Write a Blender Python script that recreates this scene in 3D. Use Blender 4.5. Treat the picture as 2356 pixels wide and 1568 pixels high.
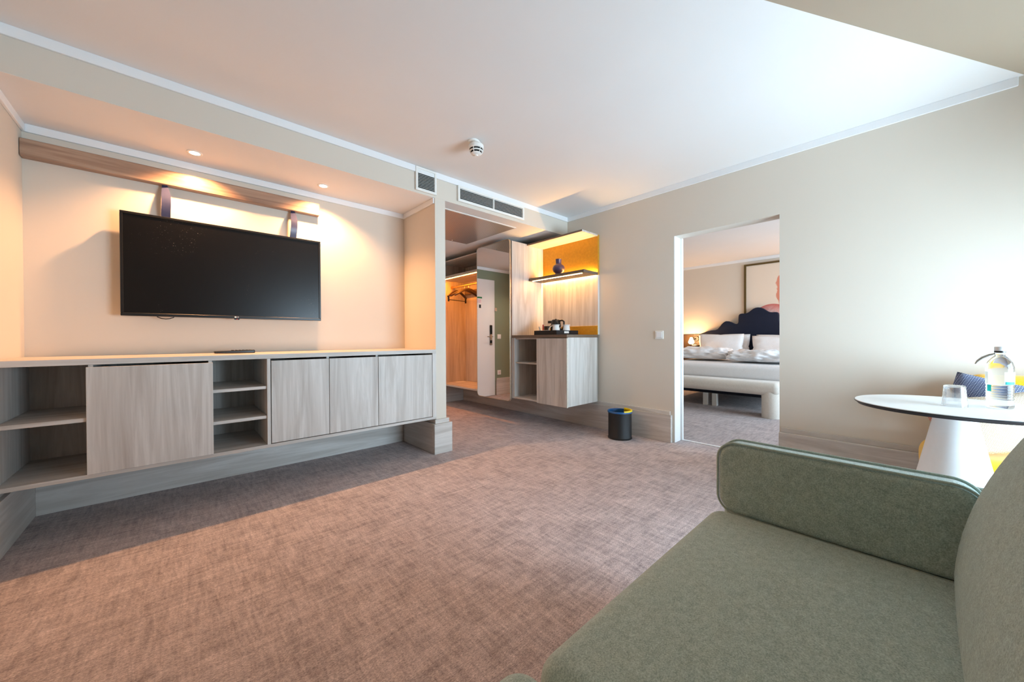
import bpy, bmesh, math, random
from mathutils import Vector, Matrix, noise
PI = math.pi
random.seed(4)
for o in list(bpy.data.objects):
    bpy.data.objects.remove(o)
SC = bpy.context.scene
COL = SC.collection

# ------------------------------------------------------------------ camera
AX = ((0.7379104146569151, -0.008020656806963934, 0.6748510124503366),
      (-0.674882063777131, -0.0017539607285145006, 0.7379235215208169),
      (-0.004734969142468597, -0.9999662957750866, -0.0067072633072019945))
cam_d = bpy.data.cameras.new('camera')
cam = bpy.data.objects.new('camera', cam_d)
COL.objects.link(cam)
m = Matrix.Identity(4)
for i in range(3):
    m[i][0] = AX[i][0]; m[i][1] = -AX[i][1]; m[i][2] = -AX[i][2]
m[2][3] = 1.05
cam.matrix_world = m
cam_d.sensor_width = 36.0
cam_d.lens = 841.4 / 2356.0 * 36.0
cam_d.clip_start = 0.02
SC.camera = cam

# ------------------------------------------------------------------ sky, daylight, exposure
world = bpy.data.worlds.new('sky')
SC.world = world
world.use_nodes = True
bg = world.node_tree.nodes['Background']
bg.inputs['Color'].default_value = (0.80, 0.90, 1.0, 1)
bg.inputs['Strength'].default_value = 1.5
SC.view_settings.view_transform = 'Standard'
SC.view_settings.look = 'None'
SC.view_settings.gamma = 1.0
SC.view_settings.use_curve_mapping = False
SC.view_settings.exposure = 0.12

def daylight(name, loc, sx, sz, watts, col):
    d = bpy.data.lights.new(name, 'AREA')
    d.shape = 'RECTANGLE'; d.size = sx; d.size_y = sz
    d.energy = watts; d.color = col
    o = bpy.data.objects.new(name, d); COL.objects.link(o)
    o.location = loc
    o.rotation_euler = Vector((0, 1, 0)).to_track_quat('-Z', 'Z').to_euler()      # shines into the room
    return o
DAY = (0.60, 0.82, 1.0)
W1 = (1.75, 3.60, 0.25, 1.56)      # living-room window: x0 x1 z0 z1
W2 = (4.5, 7.4, 0.45, 2.25)        # bedroom window
for nm, w, p in (('daylight_living_room', W1, 215), ('daylight_bedroom', W2, 180)):
    daylight(nm, ((w[0] + w[1]) / 2, -1.90, (w[2] + w[3]) / 2), w[1] - w[0], w[3] - w[2], p, DAY)

# ------------------------------------------------------------------ materials
MATS = {}
def lin(r, g, b):
    f = lambda c: c / 12.92 if c <= .04045 else ((c + .055) / 1.055) ** 2.4
    return (f(r / 255), f(g / 255), f(b / 255), 1)
def base_mat(name):
    mt = bpy.data.materials.new(name); mt.use_nodes = True
    nt = mt.node_tree; b = nt.nodes['Principled BSDF']
    MATS[name] = mt
    return mt, nt, b
def objcoord(nt, scale, rnd=False):
    tc = nt.nodes.new('ShaderNodeTexCoord'); mp = nt.nodes.new('ShaderNodeMapping')
    mp.inputs['Scale'].default_value = scale
    nt.links.new(tc.outputs['Object'], mp.inputs['Vector'])
    if rnd:
        oi = nt.nodes.new('ShaderNodeObjectInfo'); cb = nt.nodes.new('ShaderNodeVectorMath'); cb.operation = 'SCALE'
        cb.inputs[0].default_value = (37.0, 53.0, 29.0)
        nt.links.new(oi.outputs['Random'], cb.inputs['Scale'])
        ad = nt.nodes.new('ShaderNodeVectorMath'); ad.operation = 'ADD'
        nt.links.new(mp.outputs[0], ad.inputs[0]); nt.links.new(cb.outputs[0], ad.inputs[1])
        return ad.outputs[0]
    return mp.outputs[0]
def noise_tex(nt, vec, scale, detail=4, dist=0.0, rough=.55):
    n = nt.nodes.new('ShaderNodeTexNoise')
    n.inputs['Scale'].default_value = scale; n.inputs['Detail'].default_value = detail
    n.inputs['Distortion'].default_value = dist; n.inputs['Roughness'].default_value = rough
    nt.links.new(vec, n.inputs['Vector'])
    return n.outputs['Fac']
def ramp(nt, fac, stops):
    r = nt.nodes.new('ShaderNodeValToRGB')
    e = r.color_ramp.elements
    while len(e) < len(stops): e.new(0.5)
    for el, (p, c) in zip(e, stops):
        el.position = p; el.color = c
    nt.links.new(fac, r.inputs[0])
    return r.outputs[0]
def mixc(nt, fac, a, b, mode='MIX'):
    x = nt.nodes.new('ShaderNodeMix'); x.data_type = 'RGBA'; x.blend_type = mode
    if isinstance(fac, (int, float)): x.inputs[0].default_value = fac
    else: nt.links.new(fac, x.inputs[0])
    for sock, v in ((x.inputs[6], a), (x.inputs[7], b)):
        if isinstance(v, tuple): sock.default_value = v
        else: nt.links.new(v, sock)
    return x.outputs[2]
def bump(nt, b, h, strength, dist=.002):
    bp = nt.nodes.new('ShaderNodeBump')
    bp.inputs['Strength'].default_value = strength; bp.inputs['Distance'].default_value = dist
    nt.links.new(h, bp.inputs['Height']); nt.links.new(bp.outputs[0], b.inputs['Normal'])

def paint(name, c, rough=.85, grain=.15):
    mt, nt, b = base_mat(name)
    v = objcoord(nt, (1, 1, 1))
    n = noise_tex(nt, v, 260, 2)
    big = noise_tex(nt, v, 1.3, 2)
    dark = tuple(x * .97 for x in c[:3]) + (1,)
    nt.links.new(ramp(nt, big, [(.3, dark), (.7, c)]), b.inputs['Base Color'])
    b.inputs['Roughness'].default_value = rough
    bump(nt, b, n, grain, .0006)
    return mt
def plain(name, c, rough=.5, metal=0.0, n_scale=40, amt=.08, spec=.5):
    mt, nt, b = base_mat(name)
    v = objcoord(nt, (1, 1, 1)); n = noise_tex(nt, v, n_scale, 3)
    lo = tuple(x * (1 - amt) for x in c[:3]) + (1,)
    hi = tuple(min(1, x * (1 + amt)) for x in c[:3]) + (1,)
    nt.links.new(ramp(nt, n, [(.3, lo), (.7, hi)]), b.inputs['Base Color'])
    b.inputs['Roughness'].default_value = rough; b.inputs['Metallic'].default_value = metal
    b.inputs['Specular IOR Level'].default_value = spec
    return mt
def wood(name, axis, c_lo, c_mid, c_hi, rough=.5):
    mt, nt, b = base_mat(name)
    s = [9.0, 9.0, 9.0]; s[axis] = .55
    v = objcoord(nt, tuple(s), True)
    n1 = noise_tex(nt, v, 1.5, 5, 1.3, .6)
    s2 = [90.0, 90.0, 90.0]; s2[axis] = 2.5
    n2 = noise_tex(nt, objcoord(nt, tuple(s2), True), 1.0, 3, .2)
    base = ramp(nt, n1, [(.30, c_lo), (.48, c_mid), (.62, c_hi), (.72, c_mid)])
    fine = ramp(nt, n2, [(.25, (.88, .88, .88, 1)), (.7, (1.03, 1.03, 1.03, 1))])
    nt.links.new(mixc(nt, .8, base, fine, 'MULTIPLY'), b.inputs['Base Color'])
    b.inputs['Roughness'].default_value = rough
    bump(nt, b, n2, .12, .0006)
    return mt
def fabric(name, c_lo, c_hi, scale=420, rough=.95, bstr=.5, sheen=.3, mottle=.25):
    mt, nt, b = base_mat(name)
    v = objcoord(nt, (1, 1, 1))
    n = noise_tex(nt, v, scale, 3, .3, .7)
    n2 = noise_tex(nt, v, scale * .18, 3)
    f = mixc(nt, mottle, ramp(nt, n, [(.32, c_lo), (.68, c_hi)]), ramp(nt, n2, [(.3, c_lo), (.7, c_hi)]))
    nt.links.new(f, b.inputs['Base Color'])
    b.inputs['Roughness'].default_value = rough
    b.inputs['Sheen Weight'].default_value = sheen
    b.inputs['Specular IOR Level'].default_value = .15
    bump(nt, b, n, bstr, .0012)
    return mt
def emit(name, c, s):
    mt, nt, b = base_mat(name)
    b.inputs['Base Color'].default_value = c
    b.inputs['Emission Color'].default_value = c
    b.inputs['Emission Strength'].default_value = s
    return mt

paint('wall_paint', lin(218, 208, 194))
paint('ceiling_paint', lin(232, 230, 228))
paint('trim_white', lin(240, 240, 240), .6, .03)
paint('slope_shade_paint', lin(196, 184, 164))  # wall beige darkened: the slope's dimmer light is put into the colour
paint('sage_paint', lin(138, 146, 122))
paint('door_white', lin(232, 230, 226), .45, .03)
WLO, WMD, WHI = lin(182, 173, 165), lin(200, 193, 186), lin(214, 208, 202)
wood('wood_z', 2, WLO, WMD, WHI); wood('wood_x', 0, WLO, WMD, WHI); wood('wood_y', 1, WLO, WMD, WHI)
wood('rail_wood', 0, lin(134, 106, 88), lin(156, 126, 106), lin(176, 148, 126), .4)
plain('wood_edge', lin(200, 190, 176), .5)
plain('dark_taupe', lin(112, 94, 78), .5)
plain('brass_laminate', lin(206, 152, 44), .4, .3)
plain('black_plastic', lin(14, 14, 15), .35)
plain('black_matte', lin(22, 22, 24), .55)
plain('void_shade', lin(16, 15, 15), .9)  # near-black surface colour standing in for the shade inside hollows
plain('white_plastic', lin(238, 236, 230), .4, amt=.015)
plain('white_ceramic', lin(240, 238, 234), .15, amt=.015)
plain('steel', lin(190, 188, 184), .25, 1.0)
plain('chrome', lin(210, 210, 212), .15, 1.0)
plain('cap_silver', lin(222, 224, 226), .3, .35)
plain('champagne', lin(196, 178, 154), .35, .6)
plain('navy_leather', lin(62, 66, 96), .3)
plain('blue_bag', lin(24, 84, 140), .4)
plain('yellow_plastic', lin(238, 208, 8), .4)
plain('vase_glaze', lin(72, 62, 92), .32)
plain('paper_white', lin(236, 232, 224), .7)
plain('paper_red', lin(176, 34, 38), .6)
plain('paper_pink', lin(226, 198, 200), .7)
plain('paper_green', lin(30, 120, 70), .6)
plain('teal_print', lin(40, 196, 190), .5)
plain('hanger_wood', lin(58, 40, 28), .35)
plain('rod_brass', lin(214, 178, 120), .3, .8)
plain('table_white', lin(244, 244, 244), .45, amt=.01)
plain('table_edge', lin(22, 22, 24), .4)
plain('gold_frame', lin(92, 74, 34), .4, .3)
plain('bed_panel', lin(58, 42, 26), .5)
plain('red_led', lin(220, 30, 30), .4)
fabric('sofa_fabric', lin(126, 144, 136), lin(202, 221, 212), 330)
fabric('sofa_piping', lin(150, 166, 158), lin(196, 212, 202), 420)
fabric('navy_velvet', lin(20, 25, 40), lin(36, 42, 62), 380, .8, .3, .1)
fabric('bed_base_fabric', lin(18, 20, 30), lin(30, 32, 44), 380)
fabric('linen_white', lin(236, 234, 234), lin(248, 247, 247), 90, .9, .15, .1)
fabric('bench_boucle', lin(206, 198, 186), lin(232, 226, 216), 260)
fabric('yellow_wool', lin(222, 160, 14), lin(248, 196, 40), 330)

def carpet():
    mt, nt, b = base_mat('carpet')
    a = noise_tex(nt, objcoord(nt, (7, 50, 1)), 1.0, 6, .5, .72)
    c = noise_tex(nt, objcoord(nt, (50, 7, 1)), 1.0, 6, .5, .72)
    d = noise_tex(nt, objcoord(nt, (1, 1, 1)), 5.5, 6, .6, .7)
    fi = noise_tex(nt, objcoord(nt, (120, 260, 1)), 1.0, 3, .2, .75)
    lo, hi = lin(100, 89, 91), lin(230, 214, 212)
    ca = ramp(nt, a, [(.30, lo), (.68, hi)]); cc = ramp(nt, c, [(.30, lo), (.68, hi)])
    cd = ramp(nt, d, [(.32, lin(118, 106, 107)), (.66, lin(224, 210, 208))])
    x = mixc(nt, .5, ca, cc); x = mixc(nt, .25, x, cd)
    f = ramp(nt, fi, [(.30, (.42, .42, .42, 1)), (.70, (1.36, 1.36, 1.36, 1))])
    x = mixc(nt, .9, x, f, 'MULTIPLY')
    nt.links.new(x, b.inputs['Base Color'])
    b.inputs['Roughness'].default_value = 1.0; b.inputs['Specular IOR Level'].default_value = .05
    b.inputs['Sheen Weight'].default_value = .15
    bump(nt, b, fi, .6, .003)
carpet()

def perforated():
    mt, nt, b = base_mat('perforated_metal')
    tc = nt.nodes.new('ShaderNodeTexCoord')
    mp = nt.nodes.new('ShaderNodeMapping'); mp.inputs['Scale'].default_value = (52, 52, 52)
    nt.links.new(tc.outputs['Object'], mp.inputs['Vector'])
    fr = nt.nodes.new('ShaderNodeVectorMath'); fr.operation = 'FRACTION'; nt.links.new(mp.outputs[0], fr.inputs[0])
    sb = nt.nodes.new('ShaderNodeVectorMath'); sb.operation = 'SUBTRACT'; sb.inputs[1].default_value = (.5, .5, 0)
    nt.links.new(fr.outputs[0], sb.inputs[0])
    mu = nt.nodes.new('ShaderNodeVectorMath'); mu.operation = 'MULTIPLY'; mu.inputs[1].default_value = (1, 1, 0)
    nt.links.new(sb.outputs[0], mu.inputs[0])
    ln = nt.nodes.new('ShaderNodeVectorMath'); ln.operation = 'LENGTH'; nt.links.new(mu.outputs[0], ln.inputs[0])
    nt.links.new(ramp(nt, ln.outputs['Value'], [(.24, lin(92, 84, 80)), (.32, lin(196, 184, 176))]), b.inputs['Base Color'])
    b.inputs['Roughness'].default_value = .3; b.inputs['Metallic'].default_value = .35
perforated()

def tv_screen():
    mt, nt, b = base_mat('tv_screen')
    v = objcoord(nt, (1, 1, 1))
    sp = noise_tex(nt, v, 190, 1); cl = noise_tex(nt, v, 2.6, 2, .5)
    s = ramp(nt, sp, [(.735, (0, 0, 0, 1)), (.77, (1, 1, 1, 1))])
    k = ramp(nt, cl, [(.56, (0, 0, 0, 1)), (.64, (1, 1, 1, 1))])
    dust = mixc(nt, 1.0, s, k, 'MULTIPLY')
    nt.links.new(mixc(nt, dust, lin(13, 11, 11), lin(150, 140, 130)), b.inputs['Base Color'])
    b.inputs['Roughness'].default_value = .28; b.inputs['Specular IOR Level'].default_value = .35
tv_screen()

def mirror_mat():
    mt, nt, b = base_mat('mirror_glass')
    v = objcoord(nt, (1, 1, 1)); n = noise_tex(nt, v, 3, 1)
    nt.links.new(ramp(nt, n, [(0, (.80, .80, .79, 1)), (1, (.82, .82, .81, 1))]), b.inputs['Base Color'])
    b.inputs['Metallic'].default_value = 1.0; b.inputs['Roughness'].default_value = .015
mirror_mat()

def pane_mat():
    mt, nt, b = base_mat('window_glass')
    tr = nt.nodes.new('ShaderNodeBsdfTransparent'); gl = nt.nodes.new('ShaderNodeBsdfGlossy')
    gl.inputs['Roughness'].default_value = .02
    fz = nt.nodes.new('ShaderNodeFresnel'); fz.inputs['IOR'].default_value = 1.3
    mx = nt.nodes.new('ShaderNodeMixShader')
    nt.links.new(fz.outputs[0], mx.inputs[0]); nt.links.new(tr.outputs[0], mx.inputs[1]); nt.links.new(gl.outputs[0], mx.inputs[2])
    nt.links.new(mx.outputs[0], nt.nodes['Material Output'].inputs['Surface'])
pane_mat()
def glass_mat(name, ior, tint, clear):
    mt, nt, b = base_mat(name)
    b.inputs['Base Color'].default_value = tint; b.inputs['Roughness'].default_value = .0
    b.inputs['IOR'].default_value = ior; b.inputs['Transmission Weight'].default_value = 1.0
    tr = nt.nodes.new('ShaderNodeBsdfTransparent'); mx = nt.nodes.new('ShaderNodeMixShader'); mx.inputs[0].default_value = clear
    nt.links.new(b.outputs[0], mx.inputs[1]); nt.links.new(tr.outputs[0], mx.inputs[2])
    nt.links.new(mx.outputs[0], nt.nodes['Material Output'].inputs['Surface'])
glass_mat('water_bottle_glass', 1.33, (.93, .98, 1, 1), .15)
glass_mat('tumbler_glass', 1.45, (.97, .99, 1, 1), .25)

def knit(name, c1, c2, dark, sc, rot):
    mt, nt, b = base_mat(name)
    tc = nt.nodes.new('ShaderNodeTexCoord'); mp = nt.nodes.new('ShaderNodeMapping')
    mp.inputs['Rotation'].default_value = (rot, 0, 0)
    mp.inputs['Scale'].default_value = (sc, sc, sc)
    nt.links.new(tc.outputs['Object'], mp.inputs['Vector'])
    # swizzle so that the local y/z plane becomes the weave plane
    sx = nt.nodes.new('ShaderNodeSeparateXYZ'); cx = nt.nodes.new('ShaderNodeCombineXYZ')
    nt.links.new(mp.outputs[0], sx.inputs[0]); nt.links.new(sx.outputs[1], cx.inputs[0]); nt.links.new(sx.outputs[2], cx.inputs[1])
    br = nt.nodes.new('ShaderNodeTexBrick')
    br.inputs['Scale'].default_value = 1.0; br.inputs['Mortar Size'].default_value = .055; br.inputs['Mortar Smooth'].default_value = .3
    br.inputs['Brick Width'].default_value = .9; br.inputs['Row Height'].default_value = .45
    br.inputs['Color1'].default_value = c1; br.inputs['Color2'].default_value = c2; br.inputs['Mortar'].default_value = dark
    nt.links.new(cx.outputs[0], br.inputs['Vector'])
    nt.links.new(br.outputs['Color'], b.inputs['Base Color'])
    b.inputs['Roughness'].default_value = .95; b.inputs['Sheen Weight'].default_value = .03
    bump(nt, b, br.outputs['Fac'], -.8, .003)
    return mt
knit('blue_knit', lin(28, 42, 84), lin(38, 54, 100), lin(190, 198, 216), 70, .6)
knit('cream_knit', lin(236, 226, 210), lin(222, 208, 186), lin(176, 150, 112), 75, .2)
knit('terracotta_knit', lin(176, 92, 72), lin(196, 116, 92), lin(226, 196, 178), 75, .2)

def art_mat():
    mt, nt, b = base_mat('watercolour_print')
    v = objcoord(nt, (1, 1, 1))
    nz = nt.nodes.new('ShaderNodeTexNoise'); nz.inputs['Scale'].default_value = 7; nz.inputs['Detail'].default_value = 5
    nt.links.new(v, nz.inputs['Vector'])
    wob = nt.nodes.new('ShaderNodeVectorMath'); wob.operation = 'MULTIPLY_ADD'
    wob.inputs[1].default_value = (0, .14, .14); nt.links.new(nz.outputs['Color'], wob.inputs[0]); nt.links.new(v, wob.inputs[2])
    def dist(src, c, sc):
        s = nt.nodes.new('ShaderNodeVectorMath'); s.operation = 'SUBTRACT'; s.inputs[1].default_value = c; nt.links.new(src, s.inputs[0])
        q = nt.nodes.new('ShaderNodeVectorMath'); q.operation = 'MULTIPLY'; q.inputs[1].default_value = sc; nt.links.new(s.outputs[0], q.inputs[0])
        l = nt.nodes.new('ShaderNodeVectorMath'); l.operation = 'LENGTH'; nt.links.new(q.outputs[0], l.inputs[0])
        return l.outputs['Value']
    # local origin is the picture's bottom centre
    dome = dist(v, (0, .16, .17), (0, 2.9, 2.9)); col = dist(wob.outputs[0], (0, -.01, .83), (0, 5.2, 2.6))
    washes = noise_tex(nt, v, 5.5, 4, 1.0)
    pink = ramp(nt, washes, [(.3, lin(222, 150, 142)), (.55, lin(240, 208, 200)), (.75, lin(206, 112, 100))])
    rim = ramp(nt, dome, [(.55, (0, 0, 0, 1)), (.99, (1, 1, 1, 1))])
    pink = mixc(nt, rim, pink, lin(196, 98, 88))
    paperc = lin(230, 214, 196)
    a = mixc(nt, ramp(nt, col, [(.92, (1, 1, 1, 1)), (1.0, (0, 0, 0, 1))]), paperc, lin(216, 138, 112))
    c = mixc(nt, ramp(nt, dome, [(.99, (1, 1, 1, 1)), (1.0, (0, 0, 0, 1))]), a, pink)
    nt.links.new(c, b.inputs['Base Color']); b.inputs['Roughness'].default_value = .7
art_mat()
emit('downlight_glow', (1.0, .80, .55, 1), 30)
emit('led_warm', (1.0, .52, .19, 1), 130)
emit('led_wardrobe', (1.0, .28, .02, 1), 270)
emit('led_up', (1.0, .56, .18, 1), 420)
emit('bulb_glow', (1.0, .62, .28, 1), 22)

# ------------------------------------------------------------------ mesh helpers
def box(x0, x1, y0, y1, z0, z1, bev=0.0, bm=None, seg=1):
    b = bmesh.new()
    vs = [b.verts.new((x, y, z)) for x in (x0, x1) for y in (y0, y1) for z in (z0, z1)]
    for f in ((0, 1, 3, 2), (4, 6, 7, 5), (0, 4, 5, 1), (2, 3, 7, 6), (0, 2, 6, 4), (1, 5, 7, 3)):
        b.faces.new([vs[i] for i in f])
    if bev:
        bmesh.ops.bevel(b, geom=b.edges[:], offset=bev, segments=seg, affect='EDGES')
    if bm is None: return b
    join(bm, b); return bm
def join(dst, src):
    me = bpy.data.meshes.new('tmp'); src.to_mesh(me); dst.from_mesh(me); bpy.data.meshes.remove(me); src.free()
def xform(b, M):
    bmesh.ops.transform(b, matrix=M, verts=b.verts[:]); return b
def lathe(prof, c=(0, 0, 0), n=40, cap=True):
    b = bmesh.new(); rings = []
    for r, z in prof:
        if r < 1e-6: rings.append([b.verts.new((c[0], c[1], c[2] + z))])
        else: rings.append([b.verts.new((c[0] + r * math.cos(2 * PI * k / n), c[1] + r * math.sin(2 * PI * k / n), c[2] + z)) for k in range(n)])
    for A, B in zip(rings, rings[1:]):
        for k in range(n):
            k2 = (k + 1) % n
            if len(A) == 1 and len(B) == 1: continue
            if len(A) == 1: b.faces.new((A[0], B[k2], B[k]))
            elif len(B) == 1: b.faces.new((A[k], A[k2], B[0]))
            else: b.faces.new((A[k], A[k2], B[k2], B[k]))
    if cap:
        if len(rings[0]) > 1: b.faces.new(rings[0][::-1])
        if len(rings[-1]) > 1: b.faces.new(rings[-1])
    bmesh.ops.recalc_face_normals(b, faces=b.faces[:])
    return b
def tube(path, r, n=10, closed=False, cap=True):
    b = bmesh.new(); P = [Vector(p) for p in path]; rings = []
    N = len(P); up = None
    for i, p in enumerate(P):
        if closed: t = (P[(i + 1) % N] - P[i - 1]).normalized()
        else: t = (P[min(i + 1, N - 1)] - P[max(i - 1, 0)]).normalized()
        if up is None:
            up = Vector((0, 0, 1)) if abs(t.z) < .9 else Vector((1, 0, 0))
        s = t.cross(up).normalized(); up = s.cross(t).normalized()
        rr = r[i] if isinstance(r, (list, tuple)) else r
        rings.append([b.verts.new(p + rr * (math.cos(2 * PI * k / n) * s + math.sin(2 * PI * k / n) * up)) for k in range(n)])
    pairs = list(zip(rings, rings[1:])) + ([(rings[-1], rings[0])] if closed else [])
    for A, B in pairs:
        for k in range(n): b.faces.new((A[k], A[(k + 1) % n], B[(k + 1) % n], B[k]))
    if cap and not closed: b.faces.new(rings[0][::-1]); b.faces.new(rings[-1])
    bmesh.ops.recalc_face_normals(b, faces=b.faces[:])
    return b
def prism(pts, axis, a0, a1, bev=0.0, seg=2):
    """2-D outline pulled along an axis; pts are the two other coordinates in order."""
    b = bmesh.new()
    def mk(p, a):
        q = list(p); q.insert(axis, a); return b.verts.new(q)
    A = [mk(p, a0) for p in pts]; B = [mk(p, a1) for p in pts]
    fa = b.faces.new(A); fb = b.faces.new(B[::-1]); n = len(pts)
    for k in range(n): b.faces.new((A[k], B[k], B[(k + 1) % n], A[(k + 1) % n]))
    bmesh.ops.recalc_face_normals(b, faces=b.faces[:])
    if bev:
        ed = [e for e in b.edges if any(f in (fa, fb) for f in e.link_faces)]
        bmesh.ops.bevel(b, geom=ed, offset=bev, segments=seg, affect='EDGES', profile=.5)
    return b
def rrect(u0, u1, v0, v1, r, n=6):
    out = []
    for cu, cv, a in ((u1 - r, v1 - r, 0), (u0 + r, v1 - r, PI / 2), (u0 + r, v0 + r, PI), (u1 - r, v0 + r, 3 * PI / 2)):
        for k in range(n + 1):
            t = a + PI / 2 * k / n; out.append((cu + r * math.cos(t), cv + r * math.sin(t)))
    return out
def rbox(x0, x1, y0, y1, z0, z1, r, k=4, mm=7, deform=None):
    """Rounded, finely gridded box for upholstery."""
    c = Vector(((x0 + x1) / 2, (y0 + y1) / 2, (z0 + z1) / 2)); h = ((x1 - x0) / 2, (y1 - y0) / 2, (z1 - z0) / 2)
    r = min(r, min(h) * .999)
    def coords(hh):
        i = hh - r; e = [i + r * math.tan(PI / 4 * (j / k)) for j in range(1, k + 1)]
        mid = [-i + 2 * i * j / mm for j in range(mm + 1)] if i > 1e-4 else [0.0]
        return [-x for x in reversed(e)] + mid + e
    cs = [coords(hh) for hh in h]
    b = bmesh.new(); cache = {}
    def vert(q):
        key = tuple(round(t, 5) for t in q)
        if key not in cache:
            inn = Vector([max(-(h[i] - r), min(h[i] - r, q[i])) for i in range(3)]); d = Vector(q) - inn
            p = inn + (d.normalized() * r if d.length > 1e-9 else d)
            if deform: p = deform(p, h)
            cache[key] = b.verts.new(p + c)
        return cache[key]
    for ax in range(3):
        o1, o2 = [(1, 2), (2, 0), (0, 1)][ax]
        for sgn in (-1, 1):
            for i in range(len(cs[o1]) - 1):
                for j in range(len(cs[o2]) - 1):
                    qs = []
                    for (ii, jj) in ((i, j), (i + 1, j), (i + 1, j + 1), (i, j + 1)):
                        q = [0, 0, 0]; q[ax] = sgn * h[ax]; q[o1] = cs[o1][ii]; q[o2] = cs[o2][jj]; qs.append(q)
                    if sgn < 0: qs.reverse()
                    vv = [vert(q) for q in qs]
                    if len(set(vv)) == 4: b.faces.new(vv)
                    elif len(set(vv)) == 3:
                        u = []; [u.append(x) for x in vv if x not in u]; b.faces.new(u)
    return b
def pillow(w, hh, t, n=18, wr=0.0, seed=0.0):
    """Scatter pillow in the local y/z plane, thickness along x, standing on z=0."""
    b = bmesh.new(); grid = {}
    for sd in (-1, 1):
        for i in range(n + 1):
            for j in range(n + 1):
                u = -1 + 2 * i / n; v = -1 + 2 * j / n
                edge = (i in (0, n) or j in (0, n))
                if edge and (0, i, j) in grid: grid[(sd, i, j)] = grid[(0, i, j)]; continue
                th = t / 2 * (max(0, (1 - u ** 2) * (1 - v ** 2))) ** .42
                pin = 1 - .07 * (1 - abs(u * v) ** .5) * (max(abs(u), abs(v)) ** 4)
                w_ = wr * (noise.noise(Vector((u * 2.3 + seed, v * 2.3, sd))) + .5 * noise.noise(Vector((u * 6 + seed, v * 6, sd))))
                p = Vector((sd * th + (0 if edge else w_), u * w / 2 * pin, hh / 2 + v * hh / 2 * pin))
                vv = b.verts.new(p); grid[(sd, i, j)] = vv
                if edge: grid[(0, i, j)] = vv
    for sd in (-1, 1):
        for i in range(n):
            for j in range(n):
                f = [grid[(sd, i, j)], grid[(sd, i + 1, j)], grid[(sd, i + 1, j + 1)], grid[(sd, i, j + 1)]]
                b.faces.new(f if sd > 0 else f[::-1])
    return b
def mesh_of(b, name, smooth=None):
    me = bpy.data.meshes.new(name); b.to_mesh(me); b.free()
    if smooth is not None:
        for p in me.polygons: p.use_smooth = True
        if smooth < 3: me.set_sharp_from_angle(angle=smooth)
    return me
def world_loc(o):
    v = Vector((0, 0, 0))
    while o: v += o.location; o = o.parent
    return v
def tag(o, label, cat, group=None, kind=None):
    o['label'] = label; o['category'] = cat
    if group: o['group'] = group
    if kind: o['kind'] = kind
    return o
def thing(name, label, cat, loc, group=None, rot=None, kind=None):
    o = bpy.data.objects.new(name, None); COL.objects.link(o)
    o.empty_display_size = .1; o.location = loc
    if rot: o.rotation_euler = rot
    return tag(o, label, cat, group, kind)
def part(name, b, mat, parent, smooth=None, label=None, local=False):
    if not local: xform(b, Matrix.Translation(-world_loc(parent)))
    me = mesh_of(b, name, smooth); me.materials.append(MATS[mat])
    o = bpy.data.objects.new(name, me); COL.objects.link(o); o.parent = parent
    if label: o['label'] = label
    return o
def solo(name, b, mat, label, cat, group=None, smooth=None, kind=None, rot=None, loc=None):
    """A thing that is one mesh: origin at its base centre."""
    if loc is None:
        xs = [v.co for v in b.verts]
        loc = Vector(((min(v.x for v in xs) + max(v.x for v in xs)) / 2, (min(v.y for v in xs) + max(v.y for v in xs)) / 2, min(v.z for v in xs)))
        xform(b, Matrix.Translation(-loc))
    me = mesh_of(b, name, smooth); me.materials.append(MATS[mat])
    o = bpy.data.objects.new(name, me); COL.objects.link(o); o.location = loc
    if rot: o.rotation_euler = rot
    return tag(o, label, cat, group, kind)
def struct(name, b, mat, label, cat, smooth=None):
    me = mesh_of(b, name, smooth); me.materials.append(MATS[mat])
    o = bpy.data.objects.new(name, me); COL.objects.link(o)
    return tag(o, label, cat, None, 'structure')
def lamp_light(name, kind, loc, parent, watts, col, radius=.03, **kw):
    d = bpy.data.lights.new(name, kind); d.energy = watts; d.color = col
    d.shadow_soft_size = radius
    for k_, v_ in kw.items(): setattr(d, k_, v_)
    o = bpy.data.objects.new(name, d); COL.objects.link(o); o.parent = parent
    o.location = Vector(loc) - world_loc(parent)
    return o

# ------------------------------------------------------------------ the rooms
XL, XR, XR2, XB = -.675, 3.665, 3.815, 8.20     # left wall, party wall (two faces), bedroom far wall
YW, YF, YB, YB2, YE = -1.70, 2.955, 3.575, 3.70, 5.25   # window wall, beam face, recess wall (two faces), corridor end
CE, SO = 2.575, 2.343                           # ceiling, lowered ceiling
DY0, DY1, DZ = .737, 1.605, 2.063               # bedroom doorway
CX0, CX1 = 1.752, 1.86                          # pier between recess and corridor

struct('floor', box(-1.0, 8.5, -2.0, 5.6, -.1, 0), 'carpet', 'brown grey woven carpet running through both rooms', 'carpet')
struct('wall_left', box(-.80, XL, -1.85, 3.70, 0, 2.7), 'wall_paint', 'beige side wall at the left end of the television recess', 'wall')
struct('wall_back', box(XL, 1.86, YB, YB2, 0, 2.5), 'wall_paint', 'beige painted wall behind the television', 'wall')
struct('wall_pier', box(CX0, CX1, YF, YB, 0, SO), 'wall_paint', 'beige pier between sideboard recess and entrance corridor', 'wall')
b = box(XR, XR2, -1.85, DY0, 0, 2.7)
box(XR, XR2, DY1, 5.4, 0, 2.7, bm=b); box(XR, XR2, DY0, DY1, DZ, 2.7, bm=b)
struct('wall_right', b, 'wall_paint', 'beige party wall with the open doorway to the bedroom', 'wall')
b = box(1.0, XR, YE, 5.4, 0, 2.5)
struct('wall_end', b, 'sage_paint', 'sage green end wall of the corridor seen in the mirror', 'wall')
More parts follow.
